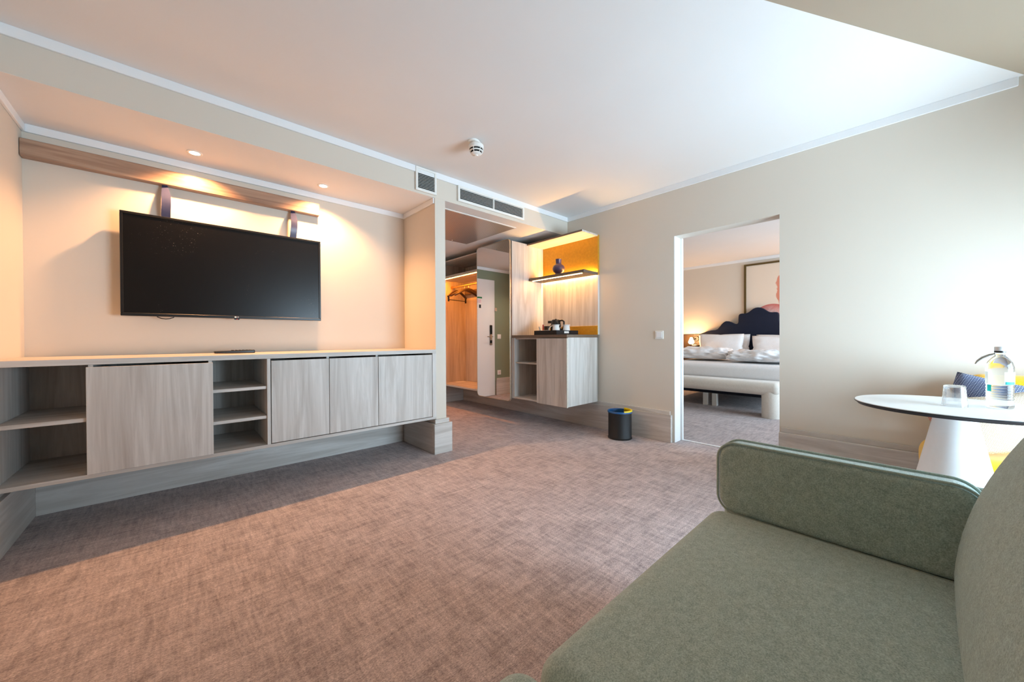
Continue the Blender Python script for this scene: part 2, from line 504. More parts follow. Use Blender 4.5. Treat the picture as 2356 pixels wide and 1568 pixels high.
struct('wall_corridor', box(1.0, 1.1, YB2, YE, 0, 2.5), 'wall_paint', 'beige side wall of the entrance corridor', 'wall')
# window wall with two openings
b = box(-.80, W1[0], -1.85, YW, 0, 2.7)
box(W1[0], W1[1], -1.85, YW, 0, W1[2], bm=b); box(W1[0], W1[1], -1.85, YW, W1[3], 2.7, bm=b)
box(W1[1], W2[0], -1.85, YW, 0, 2.7, bm=b)
box(W2[0], W2[1], -1.85, YW, 0, W2[2], bm=b); box(W2[0], W2[1], -1.85, YW, W2[3], 2.7, bm=b)
box(W2[1], 8.4, -1.85, YW, 0, 2.7, bm=b)
struct('wall_front', b, 'wall_paint', 'beige window wall behind the sofa', 'wall')
struct('wall_bedroom', box(XB, 8.35, -1.85, 4.75, 0, 2.7), 'wall_paint', 'beige bedroom wall behind the headboard', 'wall')
struct('wall_bedroom_side', box(XR2, XB, 4.6, 4.75, 0, 2.7), 'wall_paint', 'beige side wall of the bedroom', 'wall')
# main ceiling, cut obliquely where the sloping soffit starts
SA, SB = (1.969, .455), (3.66, -.44)
def line_y(x): return SA[1] + (x - SA[0]) * (SB[1] - SA[1]) / (SB[0] - SA[0])
nrm = Vector((SB[1] - SA[1], -(SB[0] - SA[0]), 0)).normalized()       # points towards the window wall
def slope_z(x, y): return CE - .5 * ((x - SA[0]) * nrm.x + (y - SA[1]) * nrm.y)
struct('ceiling', prism([(-.8, line_y(-.8)), (XR + .05, line_y(XR + .05)), (XR + .05, YF + .05), (-.8, YF + .05)], 2, CE, CE + .12),
       'ceiling_paint', 'white painted ceiling of the living room', 'ceiling')
b = bmesh.new()
q = [(-.8, line_y(-.8)), (XR + .05, line_y(XR + .05)), (XR + .05, -1.85), (-.8, -1.85)]
lo = [b.verts.new((x, y, slope_z(x, y))) for x, y in q]; hi = [b.verts.new((x, y, slope_z(x, y) + .14)) for x, y in q]
b.faces.new(lo); b.faces.new(hi[::-1])
for k in range(4): b.faces.new((lo[k], hi[k], hi[(k + 1) % 4], lo[(k + 1) % 4]))
bmesh.ops.recalc_face_normals(b, faces=b.faces[:])
struct('ceiling_slope', b, 'slope_shade_paint', 'beige sloping soffit at the upper right above the sofa', 'ceiling')
struct('ceiling_lowered', box(-.8, XR, YF + .001, 5.4, SO, SO + .12), 'ceiling_paint', 'white lowered ceiling over recess and corridor', 'ceiling')
struct('wall_beam', box(XL, XR, YF, YF + .12, SO + .0005, 2.7), 'wall_paint', 'beige beam face below the ceiling', 'beam')
struct('ceiling_bedroom', box(XR2, XB, -1.85, 4.6, CE, CE + .12), 'ceiling_paint', 'white bedroom ceiling seen through the doorway', 'ceiling')

# cornices: flat white bands
TC, TH = .014, .054
def cornice(n, b, label):
    struct('trim_%d' % n, b, 'trim_white', label, 'cornice')
cornice(1, box(XL, XR, YF - TC, YF, CE - TH, CE, .002), 'long white cornice along the beam under the ceiling')
cornice(2, box(XR - TC, XR, -.42, YF - TC, CE - TH, CE, .002), 'white cornice along the top of the doorway wall')
cornice(3, box(XL + TC, CX0 - TC, YB - TC, YB, SO - .048, SO, .002), 'white cornice above the wooden rail over the television')
cornice(4, box(XL, XL + TC, YF + .01, YB, SO - .048, SO, .002), 'short white cornice on the left wall of the recess')
cornice(5, box(CX0 - TC, CX0, YF + .01, YB, SO - .048, SO, .002), 'short white cornice on the pier side of the recess')
cornice(6, box(XB - TC, XB, YW, 4.6, CE - TH, CE, .002), 'white cornice above the bed')
cornice(7, box(1.1, XR, YE - TC, YE, SO - .05, SO, .002), 'white cornice over the entrance door')
cornice(8, box(XL, XL + TC, line_y(XL) + .02, YF - TC, CE - TH, CE, .002), 'white cornice on the left wall below the ceiling')

# stepped wooden baseboards: lower board 40 mm, upper board 20 mm
def base(name, label, boards, mat):
    t = thing(name, label, 'baseboard', (boards[0][0], boards[0][2], 0), kind='structure')
    for (x0, x1, y0, y1, z0, z1) in boards:
        part('lower_board' if z0 == 0 else 'upper_board', box(x0, x1, y0, y1, z0, z1, .0015), mat, t)
L, U = .04, .02; H1, H2 = .274, .311
base('baseboard_right', 'stepped wooden baseboard between doorway and minibar', [(XR - L, XR, 1.622, YE - L, 0, H1), (XR - U, XR, 1.64, YE - L, H1, H2)], 'wood_y')
base('baseboard_right_near', 'stepped wooden baseboard right of the doorway behind the table', [(XR - L, XR, YW, .735, 0, H1), (XR - U, XR, YW, .724, H1, H2)], 'wood_y')
base('baseboard_back', 'grey wooden baseboard in the recess under the sideboard', [(XL + L, CX0 - L, YB - L, YB, 0, H1), (XL + L, CX0 - L, YB - U, YB, H1, H2)], 'wood_x')
base('baseboard_left', 'wooden baseboard on the left wall under the sideboard', [(XL, XL + L, YW, YB, 0, H1), (XL, XL + U, YW, YB, H1, H2)], 'wood_y')
t = thing('baseboard_pier', 'stepped wooden plinth block around the foot of the pier', 'baseboard', (CX0, YF, 0), kind='structure')
for (e, z0, z1, nm) in ((L, 0, H1, 'lower_board'), (U, H1, H2, 'upper_board')):
    part(nm, box(CX0 - e, CX1 + e, YF - e, YF - .0005, z0, z1, .0015), 'wood_x', t)
    part(nm, box(CX0 - e, CX0 - .0005, YF, YB - L, z0, z1, .0015), 'wood_y', t)
    part(nm, box(CX1 + .0005, CX1 + e, YF, YB2, z0, z1, .0015), 'wood_y', t)
base('baseboard_end', 'wooden baseboard beside the entrance door', [(1.1, 1.70, YE - L, YE, 0, H1), (1.1, 1.68, YE - U, YE, H1, H2)], 'wood_x')
base('baseboard_end_far', 'wooden baseboard under the wardrobe at the corridor end', [(2.70, XR - L, YE - L, YE, 0, H1), (2.70, XR - L, YE - U, YE, H1, H2)], 'wood_x')
base('baseboard_bedroom', 'wooden baseboard in the bedroom behind the bed', [(XB - L, XB, YW, 4.6, 0, H1)], 'wood_y')

# doorway lining: white reveal, head and floor strip
struct('trim_9', box(XR + .002, XR2 + .012, DY1 - .006, DY1, 0, DZ, .001), 'trim_white', 'white painted reveal on the left of the bedroom doorway', 'door lining')
struct('trim_10', box(XR2 - .012, XR2 + .02, DY1 - .022, DY1 - .006, 0, DZ, .002), 'trim_white', 'thin white sliding door edge in the bedroom doorway', 'door lining')
struct('trim_11', box(XR2 - .004, XR2 + .022, DY0, DY1 - .022, 0, .006, .001), 'trim_white', 'thin white threshold strip on the carpet in the doorway', 'threshold')

# windows behind the camera
def window(n, w, label, nx):
    t = thing('window_%d' % n, label, 'window', ((w[0] + w[1]) / 2, -1.77, w[2]), kind='structure')
    for (x0, x1, z0, z1) in ((w[0], w[1], w[2], w[2] + .05), (w[0], w[1], w[3] - .05, w[3]), (w[0], w[0] + .05, w[2] + .05, w[3] - .05), (w[1] - .05, w[1], w[2] + .05, w[3] - .05)):
        part('frame', box(x0, x1, -1.80, -1.74, z0, z1, .003), 'trim_white', t)
    for k in range(1, nx):
        x = w[0] + (w[1] - w[0]) * k / nx
        part('mullion', box(x - .03, x + .03, -1.80, -1.74, w[2] + .05, w[3] - .05, .003), 'trim_white', t)
    for k in range(nx):
        xa = w[0] + (w[1] - w[0]) * k / nx + .03; xb = w[0] + (w[1] - w[0]) * (k + 1) / nx - .03
        part('pane', box(xa, xb, -1.773, -1.767, w[2] + .05, w[3] - .05), 'window_glass', t)
window(1, W1, 'white framed living room window behind the sofa', 2)
window(2, W2, 'white framed bedroom window', 3)

# ------------------------------------------------------------------ recess: sideboard
FY = 2.945
solo('sideboard_worktop', box(XL + .002, CX0 - .002, FY, YB - .002, .921, .953, .0015), 'wood_x',
     'long pale wooden worktop along the television recess', 'worktop')
t = thing('sideboard', 'pale grey wooden wall-hung sideboard with flat doors and open shelves', 'sideboard', (.53, 3.25, .317))
z0, z1 = .317, .921
part('bottom_panel', box(XL + .003, CX0 - .003, FY, YB - .05, z0, z0 + .022, .001), 'wood_x', t)
part('back_panel', box(XL + .003, CX0 - .003, YB - .05, YB - .035, z0 + .022, z1, 0), 'wood_z', t)
part('side_panel', box(XL + .003, XL + .025, FY + .002, YB - .05, z0 + .022, z1 - .0005, .001), 'wood_z', t)
part('side_panel', box(1.712, CX0 - .003, FY, YB - .05, z0 + .022, z1 - .0005, .001), 'wood_z', t)
for xa in (-.352, .140): part('divider', box(xa, xa + .018, FY + .004, YB - .05, z0 + .022, z1 - .0005, .001), 'wood_z', t)
part('divider', box(.445, .465, FY, YB - .05, z0 + .022, z1 - .0005, .001), 'wood_z', t)
for xa in (.835, 1.210): part('divider', box(xa - .009, xa + .009, FY + .03, YB - .05, z0 + .022, z1 - .0005, 0), 'wood_z', t)
part('shelf', box(XL + .026, -.353, FY + .006, YB - .05, .619, .640, .001), 'wood_x', t)
for za in (.515, .716): part('shelf', box(.159, .444, FY + .012, YB - .05, za, za + .020, .001), 'wood_x', t)
part('door', box(-.358, .161, FY - .014, FY + .003, .340, .909, .0015), 'wood_z', t)
for xa, xb in ((.470, .836), (.8395, 1.2085), (1.212, 1.708)):
    part('door', box(xa, xb, FY + .001, FY + .019, .344, .907, .0012), 'wood_z', t)

# remote control lying on the worktop
t = thing('remote_control', 'black remote control lying on the sideboard worktop', 'remote control', (.305, 3.30, .953), rot=(0, 0, math.radians(4)))
part('body', rbox(-.118, .118, -.022, .022, 0, .021, .006, 3, 3, lambda p, h: Vector((p.x, p.y, p.z * (1 + .25 * p.x / h[0])))), 'black_plastic', t, 1.2, local=True)
for i in range(6):
    for j in range(3):
        part('button', rbox(-.02 + i * .021, -.006 + i * .021, -.016 + j * .012, -.008 + j * .012, .0195, .0245, .002, 2, 1), 'black_matte', t, 1.2, local=True)

# wooden rail above the television, with two leather straps
solo('wall_rail', box(XL + .002, .93, 3.512, YB - .0005, 2.135, 2.238, .003), 'rail_wood',
     'brown wooden rail across the wall above the television', 'rail')
def strap(x, label, tilt):
    pts = []
    N = 16
    for k in range(N + 1):
        s = k / N; z = 2.137 - s * .32
        y = 3.542 - .030 * math.sin(PI * min(1, s * 1.35)) - .002
        w = .014 + .010 * min(1, s / .22) ; dx = .012 * s * tilt + .004 * math.sin(s * 6)
        tw = .35 * (1 - min(1, s / .3))
        pts.append((Vector((x + dx, y, z)), w, tw))
    b = bmesh.new(); rows = []
    for p, w, tw in pts:
        d = Vector((math.cos(tw), -math.sin(tw), 0)) * w; n_ = Vector((math.sin(tw), math.cos(tw), 0)) * .0016
        rows.append([b.verts.new(p - d - n_), b.verts.new(p + d - n_), b.verts.new(p + d + n_), b.verts.new(p - d + n_)])
    for A, B in zip(rows, rows[1:]):
        for k in range(4): b.faces.new((A[k], A[(k + 1) % 4], B[(k + 1) % 4], B[k]))
    b.faces.new(rows[0]); b.faces.new(rows[-1][::-1]); bmesh.ops.recalc_face_normals(b, faces=b.faces[:])
    solo('leather_strap', b, 'navy_leather', label, 'strap', 'straps between rail and television', smooth=.8)
strap(-.058, 'navy leather strap holding the left side of the television', 1)
strap(.728, 'navy leather strap holding the right side of the television', .4)

# television
t = thing('television', 'large black flat television hanging on the recess wall', 'television', (.325, 3.50, 1.214))
TX0, TX1, TZ0, TZ1, TY = -.272, .922, 1.212, 1.897, 3.465
bz = .014
part('back_shell', box(TX0 + .004, TX1 - .004, TY + .022, TY + .062, TZ0 + .004, TZ1 - .004, .006, seg=2), 'black_matte', t)
b = box(TX0, TX1, TY, TY + .024, TZ1 - bz, TZ1, .002)
box(TX0, TX1, TY, TY + .024, TZ0, TZ0 + .020, .002, bm=b); box(TX0, TX0 + bz, TY, TY + .024, TZ0 + .02, TZ1 - bz, .002, bm=b); box(TX1 - bz, TX1, TY, TY + .024, TZ0 + .02, TZ1 - bz, .002, bm=b)
fr = part('bezel', b, 'black_plastic', t)
part('screen', box(TX0 + bz, TX1 - bz, TY + .006, TY + .021, TZ0 + .02, TZ1 - bz), 'tv_screen', t)
s_ = part('sensor', box(.318, .352, TY - .001, TY + .018, TZ0 - .009, TZ0 + .004, .003, seg=2), 'black_plastic', t)
part('standby_light', box(.332, .340, TY - .002, TY + .002, TZ0 - .007, TZ0 - .003, .001), 'red_led', s_)
def text_mesh(txt, size, depth):
    cu = bpy.data.curves.new('txt', 'FONT'); cu.body = txt; cu.size = size; cu.extrude = depth; cu.align_x = 'CENTER'; cu.align_y = 'CENTER'
    ob = bpy.data.objects.new('txt', cu); COL.objects.link(ob); dg = bpy.context.evaluated_depsgraph_get(); dg.update()
    me = bpy.data.meshes.new_from_object(ob.evaluated_get(dg)); b = bmesh.new(); b.from_mesh(me)
    bpy.data.objects.remove(ob); bpy.data.meshes.remove(me); return b
b = text_mesh('LG', .013, .0004)
xform(b, Matrix.Translation((.339, TY - .0005, TZ0 + .0105)) @ Matrix.Rotation(PI / 2, 4, 'X'))
c_ = lathe([(0, -.0004), (.0055, -.0004), (.0055, .0004), (0, .0004)], n=20)
xform(c_, Matrix.Translation((.3255, TY - .0005, TZ0 + .0105)) @ Matrix.Rotation(PI / 2, 4, 'X')); join(b, c_)
part('logo', b, 'white_plastic', fr, label='small pale logo')
part('cable', tube([(-.11, 3.515, 1.222), (-.10, 3.512, 1.210), (-.08, 3.51, 1.200), (-.06, 3.508, 1.1975), (-.04, 3.51, 1.200), (-.02, 3.512, 1.209), (-.012, 3.515, 1.222)], .003, 8), 'black_plastic', t, 1.2)

# recessed downlights over the sideboard
def downlight(x, y, label, watts=86, col=(1.0, .50, .21), group='ceiling spots in the recess'):
    t = thing('downlight', label, 'downlight', (x, y, SO), group)
    part('ring', lathe([(.028, -.001), (.043, -.0005), (.044, -.004), (.040, -.006), (.030, -.005), (.028, -.001)], (x, y, SO), 36, False), 'white_plastic', t, 1.0)
    part('lens', lathe([(0, -.0035), (.029, -.0035), (.029, -.001), (0, -.001)], (x, y, SO), 32), 'downlight_glow', t)
    lamp_light('downlight_beam', 'SPOT', (x, y, SO - .012), t, watts, col, .022, spot_size=math.radians(136), spot_blend=.6)
downlight(.098, 3.345, 'round recessed ceiling spot left above the television')
downlight(.915, 3.345, 'round recessed ceiling spot right above the television')
downlight(1.60, 4.40, 'added unseen ceiling spot inside the entrance corridor behind the pier', 30, (1.0, .80, .62), None)  # added lamp, out of view, brightens the corridor and its mirror image

# ------------------------------------------------------------------ ceiling fittings
t = thing('smoke_detector', 'white round smoke detector hanging from the living room ceiling', 'smoke detector', (1.715, 2.275, CE))
px, py = 1.715, 2.275
part('mount', lathe([(0, 0), (.046, 0), (.044, -.010), (.030, -.014), (0, -.014)], (px - .014, py + .016, CE), 36), 'white_plastic', t, .7)
part('neck', lathe([(.034, -.010), (.034, -.034), (0, -.034)], (px, py, CE), 28, False), 'white_plastic', t, .7)
part('body', lathe([(0, -.028), (.050, -.028), (.058, -.036), (.059, -.060), (.055, -.064), (0, -.064)], (px, py, CE), 44), 'white_plastic', t, .7)
part('sensor_grille', lathe([(.049, -.064), (.034, -.100), (0, -.100)], (px, py, CE), 36, False), 'void_shade', t, .9)
part('ring', lathe([(.0515, -.0765), (.0515, -.079), (.0490, -.0825), (.040, -.0825), (.042, -.0765), (.0515, -.0765)], (px, py, CE), 40, False), 'white_plastic', t, .9)
for k in range(6):
    a = k * PI / 3 + .5
    part('rib', tube([(px + .054 * math.cos(a), py + .054 * math.sin(a), CE - .062), (px + .050 * math.cos(a), py + .050 * math.sin(a), CE - .080), (px + .040 * math.cos(a), py + .040 * math.sin(a), CE - .098)], .0028, 6), 'white_plastic', t)
part('cap', lathe([(0, -.116), (.014, -.115), (.017, -.109), (.030, -.107), (.041, -.098), (.040, -.094), (0, -.094)], (px, py, CE), 36), 'white_plastic', t, .6)

def grille(name, label, x0, x1, z0, z1, halves, ns, border):
    y = YF
    t = thing(name, label, 'air vent', ((x0 + x1) / 2, y, z0), 'white air grilles on the beam')
    yo = y - .022
    b = box(x0, x1, yo, y - .0005, z1 - border, z1, .002)
    box(x0, x1, yo, y - .0005, z0, z0 + border, .002, bm=b); box(x0, x0 + border, yo, y - .0005, z0 + border, z1 - border, .002, bm=b); box(x1 - border, x1, yo, y - .0005, z0 + border, z1 - border, .002, bm=b)
    part('frame', b, 'white_plastic', t)
    part('backing', box(x0 + border, x1 - border, y - .003, y - .0005, z0 + border, z1 - border), 'void_shade', t)  # black sheet stands in for the shade behind the slats
    ix0, ix1 = x0 + border, x1 - border
    for k in range(1, halves):
        xm = ix0 + (ix1 - ix0) * k / halves
        part('mullion', box(xm - .006, xm + .006, yo + .001, y - .003, z0 + border, z1 - border), 'white_plastic', t)
    pitch = (z1 - z0 - 2 * border) / ns; me = None
    for h in range(halves):
        xa = ix0 + (ix1 - ix0) * h / halves + (.006 if h else 0); xb = ix0 + (ix1 - ix0) * (h + 1) / halves - (.006 if h < halves - 1 else 0)
        for k in range(ns):
            zc = z0 + border + pitch * (k + .5)
            if me is None:
                b = box(0, xb - xa, -.008, .008, -.0011, .0011); xform(b, Matrix.Rotation(math.radians(28), 4, 'X'))
                me = mesh_of(b, 'slat'); me.materials.append(MATS['white_plastic'])
            o = bpy.data.objects.new('slat', me); COL.objects.link(o); o.parent = t
            o.location = Vector((xa, y - .012, zc)) - t.location
    return t
grille('air_vent', 'small square white air grille at the top of the pier', 1.553, 1.760, 2.362, 2.572, 1, 13, .02)
grille('air_vent', 'long white air grille in two halves over the corridor', 1.995, 2.880, 2.373, 2.523, 2, 8, .022)
b = None
t = thing('ceiling_access_panel', 'perforated grey metal access panel in the corridor ceiling', 'access panel', (2.42, 3.62, SO))
part('plate', box(1.93, 2.915, 3.135, 4.10, SO - .006, SO - .0005), 'perforated_metal', t)
for bx in ((1.92, 2.925, 3.115, 3.125), (1.92, 2.925, 3.128, 3.134), (2.916, 2.925, 3.125, 4.11), (1.92, 2.925, 4.101, 4.11), (1.92, 1.929, 3.125, 4.11)):
    part('frame', box(*bx, SO - .007, SO - .0005, .001), 'white_plastic', t)
part('latch', lathe([(0, -.012), (.006, -.011), (.007, -.006), (0, -.006)], (2.66, 4.06, SO), 14), 'chrome', t, .8)

# ------------------------------------------------------------------ minibar wall: lower cabinet, niche, shelf
MX, MY0, MY1 = 3.070, 2.480, 3.350
t = thing('minibar_cabinet', 'wall-hung wooden minibar cabinet with one door and open shelves', 'cabinet', (3.36, 2.92, .310))
part('side_panel', box(MX + .008, XR - .045, MY0, MY0 + .018, .310, 1.058, .001), 'wood_z', t)
part('side_panel', box(MX + .003, XR - .045, MY1 - .034, MY1 - .002, .310, 1.058, .001), 'wood_z', t)
part('bottom_panel', box(MX + .003, XR - .045, MY0 + .018, MY1 - .034, .313, .333, .001), 'wood_y', t)
part('top_panel', box(MX + .022, XR - .045, MY0 + .018, MY1 - .034, 1.040, 1.058, 0), 'wood_y', t)
part('divider', box(MX + .003, XR - .045, 2.918, 2.934, .333, 1.04, .001), 'wood_z', t)
part('back_panel', box(XR - .06, XR - .0455, MY0 + .018, MY1 - .034, .333, 1.04), 'wood_z', t)
part('shelf', box(MX + .02, XR - .06, 2.934, MY1 - .034, .744, .761, .001), 'wood_y', t)
part('door', box(MX - .014, MX + .0025, MY0 + .002, 2.924, .306, 1.050, .0012), 'wood_z', t)
part('edge_strip', box(MX - .0145, MX + .0075, MY0 - .0015, MY0 + .0015, .306, 1.052), 'wood_edge', t)
solo('minibar_worktop', box(MX - .012, XR - .0305, MY0 - .001, MY1 - .001, 1.0585, 1.090, .001), 'dark_taupe',
     'brown worktop of the minibar carrying the black tray', 'worktop')
t = thing('minibar_niche', 'lit wooden niche with mustard back panel above the minibar', 'niche', (3.5, 2.92, 1.09))
part('side_panel', box(MX, XR - .03, MY1, MY1 + .022, .310, 2.264, .001), 'wood_z', t)
part('back_panel', box(XR - .03, XR - .0005, MY0, MY1, 1.0905, 1.79, .001), 'wood_z', t)
part('mustard_panel', box(XR - .03, XR - .0005, MY0, MY1, 1.80, 2.262, .001), 'brass_laminate', t, label='mustard gold panel')
part('mustard_upstand', box(XR - .042, XR - .0305, MY0 + .002, MY1 - .001, 1.0905, 1.196, .001), 'brass_laminate', t, label='mustard gold upstand')
part('top_panel', box(3.335, XR - .03, MY0, MY1 - .0005, 2.243, 2.262, .001), 'wood_y', t)
part('front_edge', box(3.331, 3.3348, MY0, MY1 - .001, 2.243, 2.262), 'dark_taupe', t)
t = thing('niche_shelf', 'thin brown shelf with warm light strips in the minibar niche', 'shelf', (3.49, 2.92, 1.79))
part('board', box(3.360, 3.618, MY0, MY1 - .001, 1.790, 1.822, .001), 'dark_taupe', t)
part('light_strip', box(3.392, 3.402, MY0 + .05, MY1 - .04, 1.7865, 1.7895), 'led_warm', t, label='warm glowing strip under the shelf')
part('light_strip', box(3.621, 3.629, MY0 + .02, MY1 - .02, 1.814, 1.8215), 'led_up', t, label='warm glowing strip behind the shelf')
part('end_cap', box(3.6185, XR - .0305, MY0, MY0 + .012, 1.790, 1.822), 'dark_taupe', t)

# vase
solo('vase', lathe([(0, 0), (.046, 0), (.046, .012), (.042, .030), (.045, .036), (.064, .052), (.076, .078), (.076, .098), (.064, .124), (.040, .140), (.034, .146), (.036, .200), (.039, .205), (.033, .205), (.030, .150), (0, .150)], (3.49, 2.955, 1.8225), 44),
     'vase_glaze', 'round-bellied dark purple vase on the niche shelf', 'vase', smooth=.7)

# tray with kettle, mugs and sachets
TR = (3.15, 3.545, 2.70, 3.052)
t = thing('serving_tray', 'black tray with a cut-out handle on the minibar', 'tray', (3.35, 2.876, 1.0905))
part('floor_board', box(TR[0], TR[1], TR[2], TR[3], 1.0905, 1.098), 'black_matte', t)
part('rim', box(TR[0], TR[0] + .010, TR[2], TR[3], 1.098, 1.142, .001), 'black_matte', t)
part('rim', box(TR[1] - .010, TR[1], TR[2], TR[3], 1.098, 1.142, .001), 'black_matte', t)
for (ya, yb) in ((TR[2], TR[2] + .010), (TR[3] - .010, TR[3])):
    xa, xb = TR[0] + .0105, TR[1] - .0105; hx0, hx1 = 3.285, 3.375
    b = box(xa, hx0, ya, yb, 1.098, 1.142); box(hx1, xb, ya, yb, 1.098, 1.142, bm=b)
    box(hx0, hx1, ya, yb, 1.098, 1.108, bm=b); box(hx0, hx1, ya, yb, 1.133, 1.142, bm=b)
    part('rim', b, 'black_matte', t)
    part('handle_lining', box(hx0, hx1, ya + .004, ya + .006, 1.108, 1.133), 'paper_white', t, label='pale cut-out handle')
kx, ky, kz = 3.40, 2.925, 1.0985
t = thing('kettle', 'small black electric kettle on the minibar tray', 'kettle', (kx, ky, kz))
part('power_base', lathe([(0, 0), (.072, 0), (.072, .012), (.066, .016), (0, .016)], (kx, ky, kz), 36), 'black_plastic', t, .7)
part('body', lathe([(0, .0165), (.068, .0165), (.070, .03), (.062, .10), (.055, .162), (.050, .170), (0, .170)], (kx, ky, kz), 40), 'black_plastic', t, .7)
part('lid', lathe([(0, .1705), (.047, .1705), (.044, .178), (.012, .181), (.010, .188), (0, .188)], (kx, ky, kz), 32), 'black_matte', t, .7)
part('spout', xform(prism([(-.02, 0), (.02, 0), (0, .04)], 2, 0, .03), Matrix.Translation((kx - .03, ky + .05, kz + .135)) @ Matrix.Rotation(.5, 4, 'Z')), 'black_plastic', t)
part('handle', tube([(kx + .02, ky - .045, kz + .165), (kx + .02, ky - .085, kz + .168), (kx + .022, ky - .108, kz + .150), (kx + .022, ky - .108, kz + .10), (kx + .02, ky - .085, kz + .06), (kx + .02, ky - .062, kz + .05)], .010, 10), 'black_plastic', t, 1.2)
part('cord', tube([(3.36 + .02 * math.cos(a * PI / 12), 2.905 + .125 * math.cos(PI * a / 12) * 1.0, 1.108 + .135 * math.sin(PI * a / 12)) for a in range(13)], .003, 8), 'black_plastic', t, 1.2)
def mug(x, y, label):
    t = thing('mug', label, 'mug', (x, y, 1.0985), 'mugs on the minibar tray')
    part('body', lathe([(0, 0), (.044, 0), (.046, .006), (.040, .070), (.037, .098), (.044, .108), (.0455, .112), (.042, .112), (.034, .100), (.036, .07), (.040, .012), (0, .010)], (x, y, 1.0985), 40), 'white_ceramic', t, .7)
    part('handle', tube([(x - .018, y + .034, 1.1985), (x - .026, y + .060, 1.190), (x - .032, y + .078, 1.165), (x - .032, y + .080, 1.135), (x - .026, y + .066, 1.115), (x - .020, y + .042, 1.112)], .0055, 10), 'white_ceramic', t, 1.2)
mug(3.270, 2.812, 'white tapered mug beside the kettle')
mug(3.400, 2.762, 'white tapered mug at the near end of the tray')
def stick(x, y, mat, label, ry, rx, w, h):
    b = box(-.002, .002, -w / 2, w / 2, 0, h, .0005)
    solo('sachet', b, mat, label, 'sachet', 'sachets on the tray', loc=(x, y, 1.0985 + .002), rot=(rx, ry, 0))
stick(3.250, 3.000, 'paper_red', 'red sachet standing in the tray', 0, .03, .018, .115)
stick(3.230, 3.005, 'paper_white', 'white sachet leaning outwards on the tray', 0, -.42, .018, .100)
solo('info_card', xform(box(-.002, .002, -.055, .055, 0, .145), Matrix.Rotation(-.12, 4, 'Y')), 'paper_white', 'white folded card behind the kettle', 'card', loc=(3.505, 2.985, 1.0985))
solo('paper_napkin', rbox(3.175, 3.235, 2.87, 2.985, 1.0985, 1.145, .004, 2, 4), 'paper_white', 'pale napkin stack at the front of the tray', 'napkin', smooth=1.0)
solo('water_tumbler', lathe([(0, 0), (.032, 0), (.036, .10), (.033, .10), (.029, .008), (0, .008)], (3.325, 3.006, 1.0985), 28), 'hanger_wood', 'dark tumbler standing left of the kettle', 'tumbler', smooth=.7)

# ------------------------------------------------------------------ wardrobe and mirror
WX, WY0, WY1 = 3.115, 3.3725, 5.125
t = thing('wardrobe', 'open wall-hung wooden wardrobe lit inside with warm light', 'wardrobe', (3.38, 4.3, .311))
part('side_panel', box(WX, XR - .045, WY1, WY1 + .02, .311, 2.268, .001), 'wood_z', t)
part('back_panel', box(XR - .045, XR - .0305 + .008, WY0, WY1 + .02, .311, 2.268), 'wood_z', t)
part('bottom_panel', box(WX, XR - .045, WY0, WY1, .311, .337, .001), 'wood_y', t)
part('shelf', box(WX, XR - .045, WY0, WY1, 1.992, 2.030, .001), 'wood_y', t)
part('top_panel', box(WX, XR - .045, WY0, WY1, 2.250, 2.268, .001), 'wood_y', t)
part('back_rail', box(XR - .057, XR - .0455, WY0 + .4, WY1 - .001, 1.785, 1.862, .001), 'dark_taupe', t)
part('light_strip', box(WX + .018, WX + .030, WY0 + .1, WY1 - .01, 1.988, 1.9918), 'led_wardrobe', t, label='warm glowing strip under the shelf')
rod = part('hanging_rod', tube([(3.35, WY0 + .002, 1.890), (3.35, WY1 - .015, 1.890)], .0125, 16), 'rod_brass', t, 1.2)
part('rod_holder', lathe([(0, 0), (.026, 0), (.026, .012), (0, .012)], n=24), 'rod_brass', rod, .8, local=True)
hld = rod.children[0]; hld.location = Vector((3.35, WY1 - .001, 1.890)) - Vector(t.location); hld.rotation_euler = (PI / 2, 0, 0)

def hanger_parts(t, bar):
    up = [(-.225, -.155), (-.20, -.135), (-.12, -.085), (-.05, -.055), (0, -.045), (.05, -.055), (.12, -.085), (.20, -.135), (.225, -.155)]
    lo = [(.222, -.178), (.19, -.165), (.11, -.118), (.05, -.088), (0, -.080), (-.05, -.088), (-.11, -.118), (-.19, -.165), (-.222, -.178)]
    part('shoulder', prism(up + lo, 1, -.014, .014, .006), 'hanger_wood', t, .9, local=True)
    part('hook', tube([(0, 0, -.05), (0, 0, -.02), (.012, 0, -.004), (.016, 0, .010), (.010, 0, .0195), (0, 0, .022), (-.010, 0, .0195), (-.014, 0, .010)], .0022, 8), 'steel', t, 1.2, local=True)
    if bar:
        part('trouser_bar', tube([(-.215, 0, -.215), (.215, 0, -.215)], .006, 8), 'black_plastic', t, 1.2, local=True)
        for s in (-1, 1):
            part('clip', box(.205 * s - .012, .205 * s + .012, -.010, .010, -.245, -.165, .003), 'black_plastic', t, local=True)
for y, rz, bar, lb in ((4.97, .25, True, 'dark wooden hanger with trouser bar, turned to the front'),
                       (4.77, -.45, False, 'dark wooden hanger turned sideways behind the front hanger'),
                       (4.66, -.30, False, 'dark wooden hanger nearest to the mirror')):
    t = thing('clothes_hanger', lb, 'hanger', (3.35, y, 1.890 - .0065), 'hangers on the wardrobe rod', rot=(0, 0, rz))
    hanger_parts(t, bar)
solo('paper_slip', rbox(3.36, 3.52, 4.98, 5.08, .3375, .3415, .0015, 2, 2), 'paper_white', 'white paper slip lying on the wardrobe floor', 'paper', smooth=1.0)

